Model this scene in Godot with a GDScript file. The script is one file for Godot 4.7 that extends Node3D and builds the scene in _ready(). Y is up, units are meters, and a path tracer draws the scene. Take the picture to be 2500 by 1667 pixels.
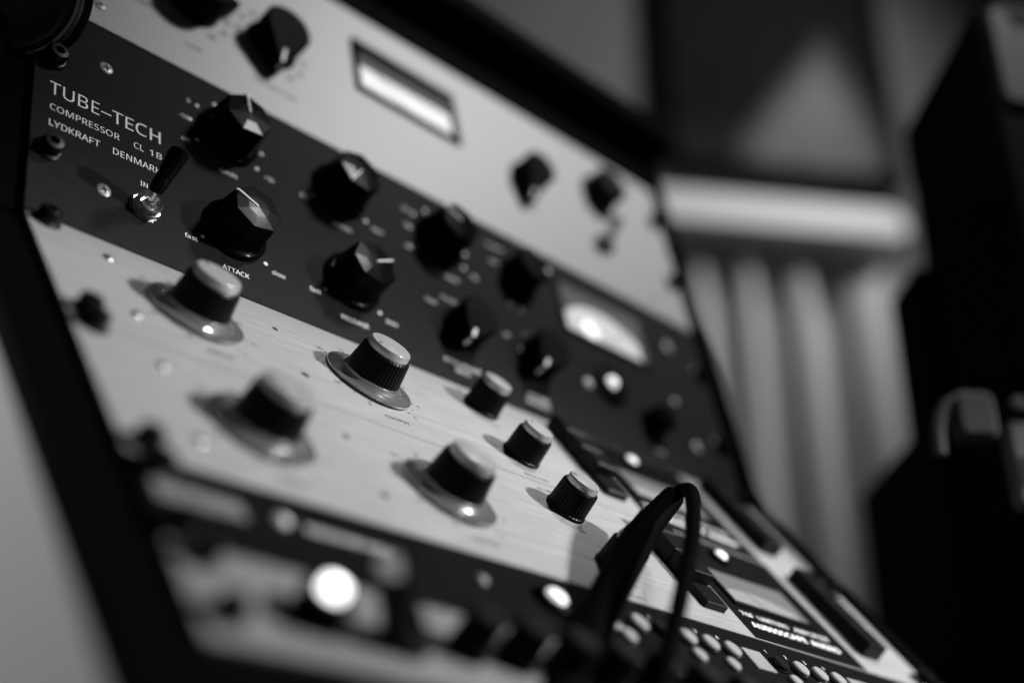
extends Node3D
# A tilted studio rack of outboard processors, close up, shallow focus, monochrome.

const MM := 0.001
const TILT_UPPER := deg_to_rad(13.131)   # the upper section leans back from upright
const TILT_LOWER := deg_to_rad(39.488)   # the lower section slopes like a desk
const FOLD := Vector3(0, 1.1, 0)         # where the two sections meet, left end

var upper := Transform3D(Basis(Vector3.RIGHT, -TILT_UPPER), FOLD)
var lower := Transform3D(Basis(Vector3.RIGHT, -TILT_LOWER), FOLD)
var M := {}
var used := {}
var face_font: SystemFont
var bold_font: SystemFont
var rng := RandomNumberGenerator.new()


func _ready() -> void:
	rng.seed = 7
	# ---- camera
	var cam := Camera3D.new()
	cam.name = "camera"
	cam.transform = Transform3D(Basis(
		Vector3(0.7100460, 0.0001114, 0.7041552),
		Vector3(-0.3190414, 0.8915187, 0.3215694),
		Vector3(-0.6277318, -0.4529838, 0.6330549)), Vector3(-0.1812100, 0.8078921, 0.4628788))
	cam.fov = 28.65
	cam.near = 0.02
	cam.far = 30.0
	var att := CameraAttributesPhysical.new()
	att.frustum_focal_length = 47.0
	att.frustum_focus_distance = 0.602
	att.frustum_near = 0.02
	att.frustum_far = 30.0
	att.exposure_aperture = 2.05
	cam.attributes = att
	add_child(cam)
	cam.current = true
	# ---- surroundings: a dim room, no daylight
	var env := Environment.new()
	env.background_mode = Environment.BG_COLOR
	env.background_color = Color(0.16, 0.16, 0.16)
	env.tonemap_mode = Environment.TONE_MAPPER_LINEAR
	env.tonemap_exposure = 1.0
	env.sdfgi_enabled = true
	env.ssao_enabled = true
	env.ssil_enabled = true
	var we := WorldEnvironment.new()
	we.name = "room_light"
	we.environment = env
	add_child(we)
	# ---- lamps and two added fill spots (all outside the picture)
	spot_lamp("ceiling_lamp", upper * (Vector3(520, 640, 640) * MM), upper * (Vector3(470, 270, 0) * MM), 1.0, 38.0, 1.0, 0.07)
	spot_lamp("desk_lamp", lower * (Vector3(240 + 13 * 70, -110 - 4.2 * 70, 17 * 70) * MM), lower * (Vector3(262, -860, 0) * MM), 5.1, 33.79, 0.16, 0.05)
	spot_lamp("wall_fill", Vector3(1.70, 2.75, 0.45), Vector3(1.02, 1.98, -0.75), 2.7, 34.0, 1.0, 0.12)  # added fill for ledge, curtain and wall; no known lamp there
	spot_lamp("side_fill", Vector3(-1.0, 1.85, -1.0), Vector3(-0.03, 1.22, -0.06), 2.2, 17.0, 1.0, 0.1)  # added fill that grades the left side board; no known source

	materials()
	room()
	rack()
	levelling_amplifier()
	compressor()
	limiters()
	patch_unit()
	monitor_unit()
	headphones()
	cable()
	speakers()


# ------------------------------------------------------------------ lamps
func area_lamp(called: String, at: Vector3, towards: Vector3, size: Vector2, energy: float) -> void:
	var l := AreaLight3D.new()
	l.name = called
	l.area_size = size
	l.light_energy = energy
	l.shadow_enabled = true
	l.set("omni_range", 8.0)
	add_child(l)
	l.look_at_from_position(at, towards, Vector3.UP)


func spot_lamp(called: String, at: Vector3, towards: Vector3, energy: float, angle: float, soft: float, size: float) -> void:
	var l := SpotLight3D.new()
	l.name = called
	l.light_energy = energy
	l.spot_angle = angle
	l.spot_angle_attenuation = soft
	l.light_size = size
	l.spot_range = 8.0
	l.spot_attenuation = 2.0
	l.shadow_enabled = true
	add_child(l)
	l.look_at_from_position(at, towards, Vector3.UP)


# ------------------------------------------------------------------ materials
func grey(v: float) -> Color:
	return Color(v, v, v).linear_to_srgb()


func mat(called: String, albedo: float, rough: float, metal := 0.0, coat := 0.0, spec := 0.5) -> StandardMaterial3D:
	var m := StandardMaterial3D.new()
	m.resource_name = called
	m.albedo_color = grey(albedo)
	m.roughness = rough
	m.metallic = metal
	m.metallic_specular = spec
	if coat > 0.0:
		m.clearcoat_enabled = true
		m.clearcoat = coat
		m.clearcoat_roughness = 0.08
	M[called] = m
	return m


func glow(called: String, albedo: float, energy: float) -> StandardMaterial3D:
	var m := mat(called, albedo, 0.4)
	m.emission_enabled = true
	m.emission = Color(1, 1, 1)
	m.emission_energy_multiplier = energy
	return m


func image_texture(img: Image) -> ImageTexture:
	img.generate_mipmaps()
	return ImageTexture.create_from_image(img)


func streaks(w: int, h: int, lo: float, hi: float, run: int, sd: int) -> ImageTexture:
	# fine horizontal brushing: every row a run of random strokes, blended with a coarser set
	var r := RandomNumberGenerator.new()
	r.seed = sd
	var img := Image.create(w, h, false, Image.FORMAT_L8)
	var broad := FastNoiseLite.new()
	broad.seed = sd
	broad.frequency = 0.012
	for y in h:
		var x := 0
		var row := r.randf()
		while x < w:
			var n := r.randi_range(run / 3, run)
			var a := clampf(row * 0.45 + r.randf() * 0.55, 0.0, 1.0)
			for k in n:
				if x >= w:
					break
				var b := 0.5 + 0.5 * broad.get_noise_2d(x * 0.35, y * 2.2)
				var g := lerpf(lo, hi, clampf(a * 0.7 + b * 0.3, 0, 1))
				img.set_pixel(x, y, Color(g, g, g))
				x += 1
	return image_texture(img)


func grain(n: int, freq: float, lo: float, hi: float, sd: int) -> ImageTexture:
	var f := FastNoiseLite.new()
	f.seed = sd
	f.frequency = freq
	f.fractal_octaves = 4
	var img := Image.create(n, n, false, Image.FORMAT_L8)
	var r := RandomNumberGenerator.new()
	r.seed = sd
	for y in n:
		for x in n:
			var v := 0.5 + 0.5 * f.get_noise_2d(x, y)
			v = lerpf(v, r.randf(), 0.25)
			var g := lerpf(lo, hi, clampf(v, 0, 1))
			img.set_pixel(x, y, Color(g, g, g))
	return image_texture(img)


func materials() -> void:
	face_font = SystemFont.new()
	face_font.font_names = PackedStringArray(["Droid Sans"])
	bold_font = SystemFont.new()
	bold_font.font_names = PackedStringArray(["Droid Sans"])
	bold_font.font_weight = 700
	var brushed := streaks(1024, 1024, 0.74, 1.0, 300, 3)
	var brush_rough := streaks(1024, 512, 0.55, 1.0, 200, 5)
	var speck := grain(512, 0.05, 0.72, 1.0, 11)
	var m := mat("brushed_aluminium", 0.50, 0.5, 0.35)
	m.albedo_texture = brushed
	m.roughness_texture = brush_rough
	m.uv1_scale = Vector3(1.0, 1.6, 1.0)
	m = mat("silver_paint", 0.29, 0.55, 0.2)
	m.albedo_texture = grain(512, 0.6, 0.9, 1.0, 12)
	m = mat("blue_enamel", 0.023, 0.66, 0.0, 0.0, 0.1)
	m.albedo_texture = speck
	m.roughness_texture = speck
	m = mat("black_enamel", 0.005, 0.55, 0.0, 0.0, 0.12)
	m.albedo_texture = speck
	m = mat("rack_black", 0.0015, 0.8, 0.0, 0.0, 0.06)
	m.roughness_texture = speck
	mat("void_black", 0.004, 0.9)
	mat("bakelite", 0.003, 0.28, 0.0, 0.05, 0.08)
	m = mat("knob_black", 0.003, 0.4, 0.0, 0.0, 0.25)
	mat("pointer_black", 0.003, 0.6, 0.0, 0.0, 0.12)
	m = mat("knob_rubber", 0.006, 0.6, 0.0, 0.0, 0.2)
	m = mat("chrome", 0.62, 0.15, 0.88)
	m = mat("nickel", 0.55, 0.28, 1.0)
	m.roughness_texture = speck
	m = mat("spun_cap", 0.78, 0.28, 0.78)
	m.normal_enabled = true
	m.normal_texture = ring_normals()
	m.normal_scale = 0.9
	m = mat("screw_metal", 0.95, 0.4, 0.2)
	m.albedo_texture = grain(128, 0.09, 0.3, 1.0, 21)
	mat("black_screw", 0.004, 0.35, 0.0, 0.0, 0.3)
	mat("white_print", 0.92, 0.6)
	mat("black_print", 0.012, 0.7)
	mat("pointer_white", 0.92, 0.5)
	mat("meter_shade", 0.02, 0.8, 0.0, 0.0, 0.1)
	mat("meter_bezel", 0.004, 0.7, 0.0, 0.0, 0.1)
	mat("meter_rim_grey", 0.03, 0.6, 0.0, 0.0, 0.15)
	glow("meter_glow", 0.25, 0.58)
	glow("meter_glow_soft", 0.25, 0.40)
	mat("meter_face_dim", 0.10, 0.6)
	mat("needle_black", 0.02, 0.5)
	glow("lamp_glow", 0.8, 0.85)
	glow("led_glow", 0.8, 0.75)
	glow("led_dim", 0.5, 0.10)
	glow("button_glow", 0.8, 3.2)
	glow("button_core", 0.8, 6.0)
	mat("toggle_grey", 0.26, 0.6)
	mat("button_grey", 0.24, 0.5)
	mat("button_dark", 0.012, 0.25, 0.0, 0.2, 0.3)
	mat("label_tape", 0.12, 0.7)
	mat("silver_flute", 0.26, 0.45, 0.3)
	mat("panel_grey", 0.15, 0.6, 0.1)
	m = mat("wall_paint", 0.13, 0.95, 0.0, 0.0, 0.2)
	m.albedo_texture = grain(256, 0.02, 0.9, 1.0, 31)
	m.uv1_triplanar = true
	mat("side_laminate", 0.5, 0.7)
	mat("shelf_white", 0.82, 0.6)
	m = mat("curtain_cloth", 0.66, 0.95)
	m.rim_enabled = true
	m.rim = 0.2
	mat("frame_dark", 0.006, 0.7, 0.0, 0.0, 0.1)
	mat("floor_dark", 0.05, 0.7)
	m = mat("peak_canvas", 1.0, 0.9, 0.0, 0.0, 0.05)
	m.albedo_texture = peak_texture()
	mat("speaker_black", 0.002, 0.7, 0.0, 0.0, 0.08)
	mat("speaker_plate", 0.035, 0.7, 0.0, 0.0, 0.2)
	mat("speaker_dark", 0.003, 0.7, 0.0, 0.0, 0.12)
	mat("box_plate", 0.09, 0.7, 0.0, 0.0, 0.2)
	mat("clamp_grey", 0.035, 0.6, 0.0, 0.0, 0.25)
	m = mat("cup_shell", 0.02, 0.5, 0.0, 0.0, 0.4)
	m.roughness_texture = speck
	mat("cup_ring", 0.16, 0.4, 0.2)
	m = mat("cup_leather", 0.003, 0.7, 0.0, 0.0, 0.15)
	mat("cable_rubber", 0.0015, 0.7, 0.0, 0.0, 0.06)
	mat("glass", 0.9, 0.03, 0.0, 0.0, 0.12)
	M.glass.transparency = BaseMaterial3D.TRANSPARENCY_ALPHA
	M.glass.albedo_color = Color(1, 1, 1, 0.05)


func ring_normals() -> ImageTexture:
	# concentric turning marks: relief changes along v (radius) only
	var r := RandomNumberGenerator.new()
	r.seed = 17
	var h := 512
	var img := Image.create(8, h, false, Image.FORMAT_RGB8)
	for y in h:
		var s := r.randf_range(-1, 1) * 0.34 + 0.12 * sin(y * 0.9)
		var n := Vector3(0, s, 1.4).normalized()
		for x in 8:
			img.set_pixel(x, y, Color(n.x * 0.5 + 0.5, n.y * 0.5 + 0.5, n.z * 0.5 + 0.5))
	return image_texture(img)


func peak_texture() -> ImageTexture:
	# texture of the wall picture: a dark ground with one pale soft-edged peak
	var img := Image.create(256, 256, false, Image.FORMAT_RGB8)
	var f := FastNoiseLite.new()
	f.seed = 4
	f.frequency = 0.02
	for y in 256:
		for x in 256:
			var u := x / 255.0
			var v := y / 255.0
			var t := clampf((v - 0.42) / 0.5, 0.0, 1.0)
			var d := minf((u - lerpf(0.75, 0.24, t)) / 0.16, (lerpf(0.77, 1.06, t) - u) / 0.2)
			var peak := clampf(d, 0.0, 1.0) * clampf((v - 0.36) / 0.22, 0.0, 1.0)
			var n := 0.5 + 0.5 * f.get_noise_2d(x, y)
			var low := clampf((v - 0.80) / 0.2, 0.0, 1.0)
			var g := lerpf(0.008, 0.15, peak * (0.75 + 0.3 * n)) * (1.0 - 0.25 * low) + 0.012 * low + 0.004 * n
			img.set_pixel(x, y, grey(g))
	return image_texture(img)


# ------------------------------------------------------------------ mesh helpers (millimetres)
func start() -> SurfaceTool:
	var st := SurfaceTool.new()
	st.begin(Mesh.PRIMITIVE_TRIANGLES)
	return st


func tri(st: SurfaceTool, a: Vector3, b: Vector3, c: Vector3) -> void:
	# corners counter-clockwise seen from outside; Godot's front faces run clockwise
	var n := (b - a).cross(c - a)
	if n.length_squared() < 1e-14:
		return
	n = n.normalized()
	for p in [a, c, b]:
		st.set_normal(n)
		st.set_uv(Vector2(p.x, p.y) / 200.0 if absf(n.z) > 0.5 else Vector2(p.x + p.y, p.z) / 200.0)
		st.add_vertex(p * MM)


func quad(st: SurfaceTool, a: Vector3, b: Vector3, c: Vector3, d: Vector3) -> void:
	tri(st, a, b, c)
	tri(st, a, c, d)


func inset(pts: PackedVector2Array, by: float) -> PackedVector2Array:
	if by == 0.0:
		return pts
	var out := PackedVector2Array()
	var n := pts.size()
	for i in n:
		var p := pts[i]
		var e0 := (p - pts[(i + n - 1) % n]).normalized()
		var e1 := (pts[(i + 1) % n] - p).normalized()
		var n0 := Vector2(-e0.y, e0.x)
		var n1 := Vector2(-e1.y, e1.x)
		var m := (n0 + n1)
		if m.length() < 0.01:
			out.append(p + n0 * by)
			continue
		m = m.normalized()
		out.append(p + m * by / maxf(0.3, m.dot(n0)))
	return out


func extrude(st: SurfaceTool, pts: PackedVector2Array, z0: float, z1: float, bevel := 0.0, back := true) -> void:
	# pts counter-clockwise; the front (z1) edge is bevelled
	var rings := []
	rings.append([pts, z0])
	if bevel > 0.0:
		rings.append([pts, z1 - bevel])
		rings.append([inset(pts, bevel), z1])
	else:
		rings.append([pts, z1])
	var n := pts.size()
	for k in rings.size() - 1:
		var a: PackedVector2Array = rings[k][0]
		var b: PackedVector2Array = rings[k + 1][0]
		var za: float = rings[k][1]
		var zb: float = rings[k + 1][1]
		for i in n:
			var j := (i + 1) % n
			quad(st, Vector3(a[i].x, a[i].y, za), Vector3(a[j].x, a[j].y, za), Vector3(b[j].x, b[j].y, zb), Vector3(b[i].x, b[i].y, zb))
	var top: PackedVector2Array = rings[-1][0]
	var idx := Geometry2D.triangulate_polygon(top)
	for t in range(0, idx.size(), 3):
		cap_tri(st, top[idx[t]], top[idx[t + 1]], top[idx[t + 2]], z1, true)
		if back:
			cap_tri(st, pts[idx[t]], pts[idx[t + 1]], pts[idx[t + 2]], z0, false)


func cap_tri(st: SurfaceTool, a: Vector2, b: Vector2, c: Vector2, z: float, up: bool) -> void:
	var ccw := (b - a).cross(c - a) > 0.0
	if ccw == up:
		tri(st, Vector3(a.x, a.y, z), Vector3(b.x, b.y, z), Vector3(c.x, c.y, z))
	else:
		tri(st, Vector3(a.x, a.y, z), Vector3(c.x, c.y, z), Vector3(b.x, b.y, z))


func rect(x0: float, y0: float, x1: float, y1: float, corner := 0.0, seg := 5) -> PackedVector2Array:
	if corner <= 0.0:
		return PackedVector2Array([Vector2(x0, y0), Vector2(x1, y0), Vector2(x1, y1), Vector2(x0, y1)])
	var out := PackedVector2Array()
	for c in [[x1 - corner, y0 + corner, -90], [x1 - corner, y1 - corner, 0], [x0 + corner, y1 - corner, 90], [x0 + corner, y0 + corner, 180]]:
		for k in seg + 1:
			var a := deg_to_rad(c[2] + 90.0 * k / seg)
			out.append(Vector2(c[0] + cos(a) * corner, c[1] + sin(a) * corner))
	return out


func ngon(cx: float, cy: float, r: float, n: int, turn := 0.0) -> PackedVector2Array:
	var out := PackedVector2Array()
	for k in n:
		var a := turn + TAU * k / n
		out.append(Vector2(cx + cos(a) * r, cy + sin(a) * r))
	return out


func slab(pts: PackedVector2Array, z0: float, z1: float, bevel := 0.0) -> ArrayMesh:
	var st := start()
	extrude(st, pts, z0, z1, bevel)
	return st.commit()


func box(st: SurfaceTool, x0: float, y0: float, z0: float, x1: float, y1: float, z1: float, bevel := 0.0) -> void:
	extrude(st, rect(x0, y0, x1, y1), z0, z1, bevel)


func lathe(profile: Array, seg := 48, sharp := 0.75) -> ArrayMesh:
	# profile: Vector2(radius, z) from the outside/back to the axis/front; corners sharper than acos(sharp) stay crisp
	var st := start()
	lathe_into(st, profile, seg, sharp)
	return st.commit()


func lathe_into(st: SurfaceTool, profile: Array, seg := 48, sharp := 0.75, flute := 0.0, flutes := 0) -> void:
	var n := profile.size()
	var face := []
	for i in n - 1:
		var d: Vector2 = (profile[i + 1] - profile[i]).normalized()
		face.append(Vector2(d.y, -d.x))        # outward for a profile running from back to front
	var len_at := [0.0]
	for i in n - 1:
		len_at.append(len_at[i] + profile[i].distance_to(profile[i + 1]))
	for i in n - 1:
		var a: Vector2 = profile[i]
		var b: Vector2 = profile[i + 1]
		var na: Vector2 = face[i]
		var nb: Vector2 = face[i]
		if i > 0 and face[i - 1].dot(face[i]) > sharp:
			na = (face[i - 1] + face[i]).normalized()
		if i < n - 2 and face[i + 1].dot(face[i]) > sharp:
			nb = (face[i + 1] + face[i]).normalized()
		for k in seg:
			var t0 := TAU * k / seg
			var t1 := TAU * (k + 1) / seg
			var c := [[a, na, t0, i], [a, na, t1, i], [b, nb, t1, i + 1], [b, nb, t0, i + 1]]
			for q in [0, 2, 1, 0, 3, 2]:
				var p: Vector2 = c[q][0]
				var nn: Vector2 = c[q][1]
				var t: float = c[q][2]
				if p.x < 0.0001 and (q == 1 or q == 2) and false:
					continue
				st.set_normal(Vector3(cos(t) * nn.x, sin(t) * nn.x, nn.y))
				st.set_uv(Vector2(t / TAU, len_at[c[q][3]] / 12.0))
				st.add_vertex(Vector3(cos(t) * p.x, sin(t) * p.x, p.y) * MM)


func fluted(profile: Array, flutes: int, depth: float) -> ArrayMesh:
	# a knob wall with vertical grooves: profile as in lathe, grooves only on the wall
	var st := start()
	var seg := flutes * 6
	for i in profile.size() - 1:
		var a: Vector2 = profile[i]
		var b: Vector2 = profile[i + 1]
		for k in seg:
			var q := []
			for e in [[a, k], [a, k + 1], [b, k + 1], [b, k]]:
				var t: float = TAU * e[1] / seg
				var ph: float = fposmod(float(e[1]), 6.0)
				var cut: float = depth if (ph < 0.5 or ph > 4.5 and ph < 5.5) else 0.0
				var r: float = maxf(0.0, e[0].x - (cut if e[0].x > 4.0 else 0.0))
				q.append(Vector3(cos(t) * r, sin(t) * r, e[0].y))
			quad(st, q[0], q[1], q[2], q[3])
	return st.commit()


func tube(path: Array, radii: Array, seg := 20, ends := true) -> ArrayMesh:
	# points in metres, radii in metres, smooth normals
	var st := start()
	var rings := []
	var prev := Vector3.ZERO
	for i in path.size():
		var d: Vector3 = ((path[mini(i + 1, path.size() - 1)] as Vector3) - (path[maxi(i - 1, 0)] as Vector3)).normalized()
		var u: Vector3 = prev - d * prev.dot(d)
		if u.length() < 0.01:
			u = d.cross(Vector3(0.31, 0.87, 0.21))
		u = u.normalized()
		prev = u
		var w := d.cross(u)
		var ring := []
		for k in seg:
			var t := TAU * k / seg
			ring.append([path[i] + (u * cos(t) + w * sin(t)) * radii[i], u * cos(t) + w * sin(t)])
		rings.append(ring)
	for i in rings.size() - 1:
		for k in seg:
			var j := (k + 1) % seg
			for q in [rings[i][k], rings[i + 1][j], rings[i][j], rings[i][k], rings[i + 1][k], rings[i + 1][j]]:
				st.set_normal(q[1])
				st.set_uv(Vector2.ZERO)
				st.add_vertex(q[0])
	if ends:
		for e in [0, rings.size() - 1]:
			var c: Vector3 = path[e]
			var nn: Vector3 = (c - path[1 if e == 0 else e - 1]).normalized()
			for k in seg:
				var j := (k + 1) % seg
				var tr := [c, rings[e][j][0], rings[e][k][0]] if e > 0 else [c, rings[e][k][0], rings[e][j][0]]
				for p in tr:
					st.set_normal(nn)
					st.set_uv(Vector2.ZERO)
					st.add_vertex(p)
	return st.commit()


func smooth_path(pts: Array, per := 8) -> Array:
	var c := Curve3D.new()
	for i in pts.size():
		var a: Vector3 = pts[maxi(i - 1, 0)]
		var b: Vector3 = pts[mini(i + 1, pts.size() - 1)]
		var t := (b - a) / 6.0
		c.add_point(pts[i], -t, t)
	var out := []
	for i in pts.size() - 1:
		for k in per:
			out.append(c.sample(i, float(k) / per))
	out.append(pts[-1])
	return out


# ------------------------------------------------------------------ scene-tree helpers
func numbered(called: String) -> String:
	if not used.has(called):
		used[called] = 0
		return called
	used[called] += 1
	return "%s_%03d" % [called, used[called]]


func thing(called: String, label: String, category: String, xf := Transform3D.IDENTITY, group := "") -> Node3D:
	var o := Node3D.new()
	o.name = numbered(called)
	add_child(o)
	o.transform = xf
	o.set_meta("label", label)
	o.set_meta("category", category)
	if group:
		o.set_meta("group", group)
	return o


func part(called: String, mesh: Mesh, material: Material, parent: Node3D, at := Vector3.ZERO, turn := 0.0) -> MeshInstance3D:
	var o := MeshInstance3D.new()
	o.name = called
	o.mesh = mesh
	o.material_override = material
	o.position = at * MM
	o.rotation.z = turn
	var n := 0
	while parent.has_node(NodePath(o.name)):
		n += 1
		o.name = "%s_%03d" % [called, n]
	parent.add_child(o, true)
	return o


func structure(called: String, mesh: Mesh, material: Material, xf := Transform3D.IDENTITY) -> MeshInstance3D:
	var o := part(called, mesh, material, self)
	o.transform = xf
	o.set_meta("kind", "structure")
	return o


func write(st: SurfaceTool, text: String, x0: float, x1: float, y0: float, y1: float, z := 0.06, turn := 0.0, font: Font = null) -> void:
	# lettering fitted to a box (millimetres); turn spins it about the box centre
	var tm := TextMesh.new()
	tm.font = font if font else face_font
	tm.font_size = 32
	tm.pixel_size = 0.01
	tm.depth = 0.0
	tm.curve_step = 1.0
	tm.text = text
	var bb := tm.get_aabb()
	if bb.size.x < 1e-5 or bb.size.y < 1e-5:
		return
	var sx := (x1 - x0) / bb.size.x
	var sy := (y1 - y0) / bb.size.y
	var c := bb.get_center()
	var xf := Transform3D(Basis(Vector3(0, 0, 1), turn), Vector3((x0 + x1) / 2, (y0 + y1) / 2, z) * MM)
	xf = xf * Transform3D(Basis(Vector3(sx * MM, 0, 0), Vector3(0, sy * MM, 0), Vector3(0, 0, MM)), Vector3.ZERO)
	xf = xf * Transform3D(Basis.IDENTITY, Vector3(-c.x, -c.y, -c.z))
	var arr := tm.get_mesh_arrays()
	var vs: PackedVector3Array = arr[Mesh.ARRAY_VERTEX]
	var ix: Variant = arr[Mesh.ARRAY_INDEX]
	var count: int = ix.size() if ix != null else vs.size()
	var front := (xf.basis * Vector3(0, 0, 1)).normalized()
	for k in count:
		st.set_normal(front)
		st.set_uv(Vector2.ZERO)
		st.add_vertex(xf * vs[ix[k] if ix != null else k])


func word(st: SurfaceTool, text: String, cx: float, cy: float, h: float, wide := 0.66, z := 0.06, turn := 0.0) -> void:
	# centred lettering of cap height h, each character about wide * h
	var w := maxf(0.3, text.length() * h * wide)
	if text.length() == 1:
		w = h * wide * (0.4 if text in ["1", "-", "I"] else 0.9)
	write(st, text, cx - w / 2, cx + w / 2, cy - h / 2, cy + h / 2, z, turn)


func dot(st: SurfaceTool, x: float, y: float, r: float, z := 0.06) -> void:
	extrude(st, ngon(x, y, r, 14), z - 0.05, z, 0.0, false)


func bar(st: SurfaceTool, x0: float, y0: float, x1: float, y1: float, w: float, z0: float, z1: float) -> void:
	var a := Vector2(x0, y0)
	var b := Vector2(x1, y1)
	var n := (b - a).normalized().orthogonal() * w / 2
	var pts := PackedVector2Array([a - n, b - n, b + n, a + n])
	if Geometry2D.is_polygon_clockwise(pts):
		pts.reverse()
	extrude(st, pts, z0, z1)


# ------------------------------------------------------------------ shared small parts
func panel_screw(parent: Node3D, x: float, y: float, z := 0.0, r := 2.7, material := "screw_metal", turn := 0.3) -> void:
	# a domed cross-head screw: head with its cross slot as a sub-part
	var h := part("screw", lathe([Vector2(r, 0), Vector2(r, 0.25), Vector2(r * 0.9, 0.5), Vector2(r * 0.5, 0.72), Vector2(0, 0.8)], 28, 0.6), M[material], parent, Vector3(x, y, z), turn)
	var st := start()
	bar(st, -r * 0.55, 0, r * 0.55, 0, r * 0.26, 0.3, 0.84)
	bar(st, 0, -r * 0.55, 0, r * 0.55, r * 0.26, 0.3, 0.85)
	part("cross_slot", st.commit(), M.void_black, h)


func rack_screw(parent: Node3D, x: float, y: float) -> void:
	# black rack bolt with a cup washer and a hexagon socket
	var h := part("rack_bolt", lathe([Vector2(6.4, 0), Vector2(6.4, 0.8), Vector2(5.4, 1.6), Vector2(4.8, 1.6), Vector2(4.8, 5.6), Vector2(4.2, 6.4), Vector2(2.2, 6.6)], 32, 0.75), M.black_screw, parent, Vector3(x, y, 0))
	var st := start()
	extrude(st, ngon(0, 0, 2.25, 6), 3.6, 4.2)
	part("hex_socket", st.commit(), M.void_black, h)


func bore(parent: Node3D, x: float, y: float, r: float) -> void:
	part("bore_hole", slab(ngon(0, 0, r, 20), -0.5, 0.05), M.void_black, parent, Vector3(x, y, 0))


func faceplate(parent: Node3D, w: float, h: float, material: Material, gap := 0.6, bevel := 0.18) -> MeshInstance3D:
	var pts := rect(0.3, gap, w - 0.3, h - gap, 1.0, 3)
	return part("faceplate", slab(pts, -3.0, 0.0, bevel), material, parent)


# ------------------------------------------------------------------ room
func room() -> void:
	# the wall stands square to n, seen through heavy blur
	var n := Vector3(0.57726, 0, -0.81656)
	var right := Vector3(0.81656, 0, 0.57726)
	var eye := Vector3(-0.18121, 0, 0.46288)
	var d := 1.8
	var wall := Transform3D(Basis(right, Vector3.UP, -n), eye + n * d)
	var st := start()
	box(st, -2200, 0, -80, 2200, 3200, 0)
	structure("wall", st.commit(), M.wall_paint, wall)
	st = start()
	extrude(st, PackedVector2Array([Vector2(-3000, -3000), Vector2(3000, -3000), Vector2(3000, 3000), Vector2(-3000, 3000)]), -50, 0)
	structure("floor", st.commit(), M.floor_dark, Transform3D(Basis(Vector3.RIGHT, -PI / 2), Vector3(0.3, 0, -0.2)))
	# framed dark picture
	var pic := thing("wall_picture", "large dark wall picture with a paler peak, hanging above the white ledge", "picture", wall * Transform3D(Basis.IDENTITY, Vector3(0.772, 2.075, 0.0)))
	st = start()
	for b in [[-205, 0, 205, 16], [-205, 574, 205, 590], [-205, 16, -189, 574], [189, 16, 205, 574]]:
		box(st, b[0], b[1], 1, b[2], b[3], 34, 3)
	part("picture_frame", st.commit(), M.frame_dark, pic)
	var q := start()
	for c in [[-189, 16, 0, 1], [189, 574, 1, 0], [189, 16, 1, 1], [-189, 16, 0, 1], [-189, 574, 0, 0], [189, 574, 1, 0]]:
		q.set_normal(Vector3(0, 0, 1))
		q.set_uv(Vector2(c[2], c[3]))
		q.add_vertex(Vector3(c[0], c[1], 22) * MM)
	part("print", q.commit(), M.peak_canvas, pic)  # dark face with one paler soft-edged peak in its texture
	# white ledge with a rounded end, on brackets hidden behind the curtain
	var ledge := thing("wall_ledge", "white horizontal ledge on the wall above the pleated curtain", "ledge", wall * Transform3D(Basis.IDENTITY, Vector3(0.20, 1.909, 0.0)))
	part("board", slab(rect(0, 0, 726, 64, 28, 8), 2, 110, 8), M.shelf_white, ledge)
	part("back_rail", slab(rect(4, -26, 700, -2), 2, 22, 2), M.shelf_white, ledge)
	# pleated curtain
	var cl := thing("curtain", "grey pleated curtain hanging below the white ledge", "curtain", wall * Transform3D(Basis.IDENTITY, Vector3(0.20, 1.10, 0.0)))
	var cs := start()
	var nx := 240
	var ny := 16
	var grid := []
	for j in ny + 1:
		var row := []
		for i in nx + 1:
			var x := 750.0 * i / nx
			var y := 790.0 * j / ny
			var ph := TAU * (x + 12.0 * sin(x * 0.013 + 1.0) + 6.0) / 91.0
			var fall := 0.75 + 0.25 * sin(y * 0.004 + x * 0.01)
			var z := 50.0 + 22.0 * fall * sin(ph) + 3.0 * sin(ph * 2.0 + 0.8 + y * 0.002)
			row.append(Vector3(x, y, z))
		grid.append(row)
	for j in ny:
		for i in nx:
			for p in [[j, i], [j + 1, i + 1], [j, i + 1], [j, i], [j + 1, i], [j + 1, i + 1]]:
				var v: Vector3 = grid[p[0]][p[1]]
				cs.set_smooth_group(0)
				cs.set_uv(Vector2(v.x, v.y) / 200.0)
				cs.add_vertex(v * MM)
	cs.generate_normals()
	part("cloth", cs.commit(), M.curtain_cloth, cl)
	part("heading_tape", slab(rect(2, 770, 748, 788), 20, 26), M.curtain_cloth, cl)


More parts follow.
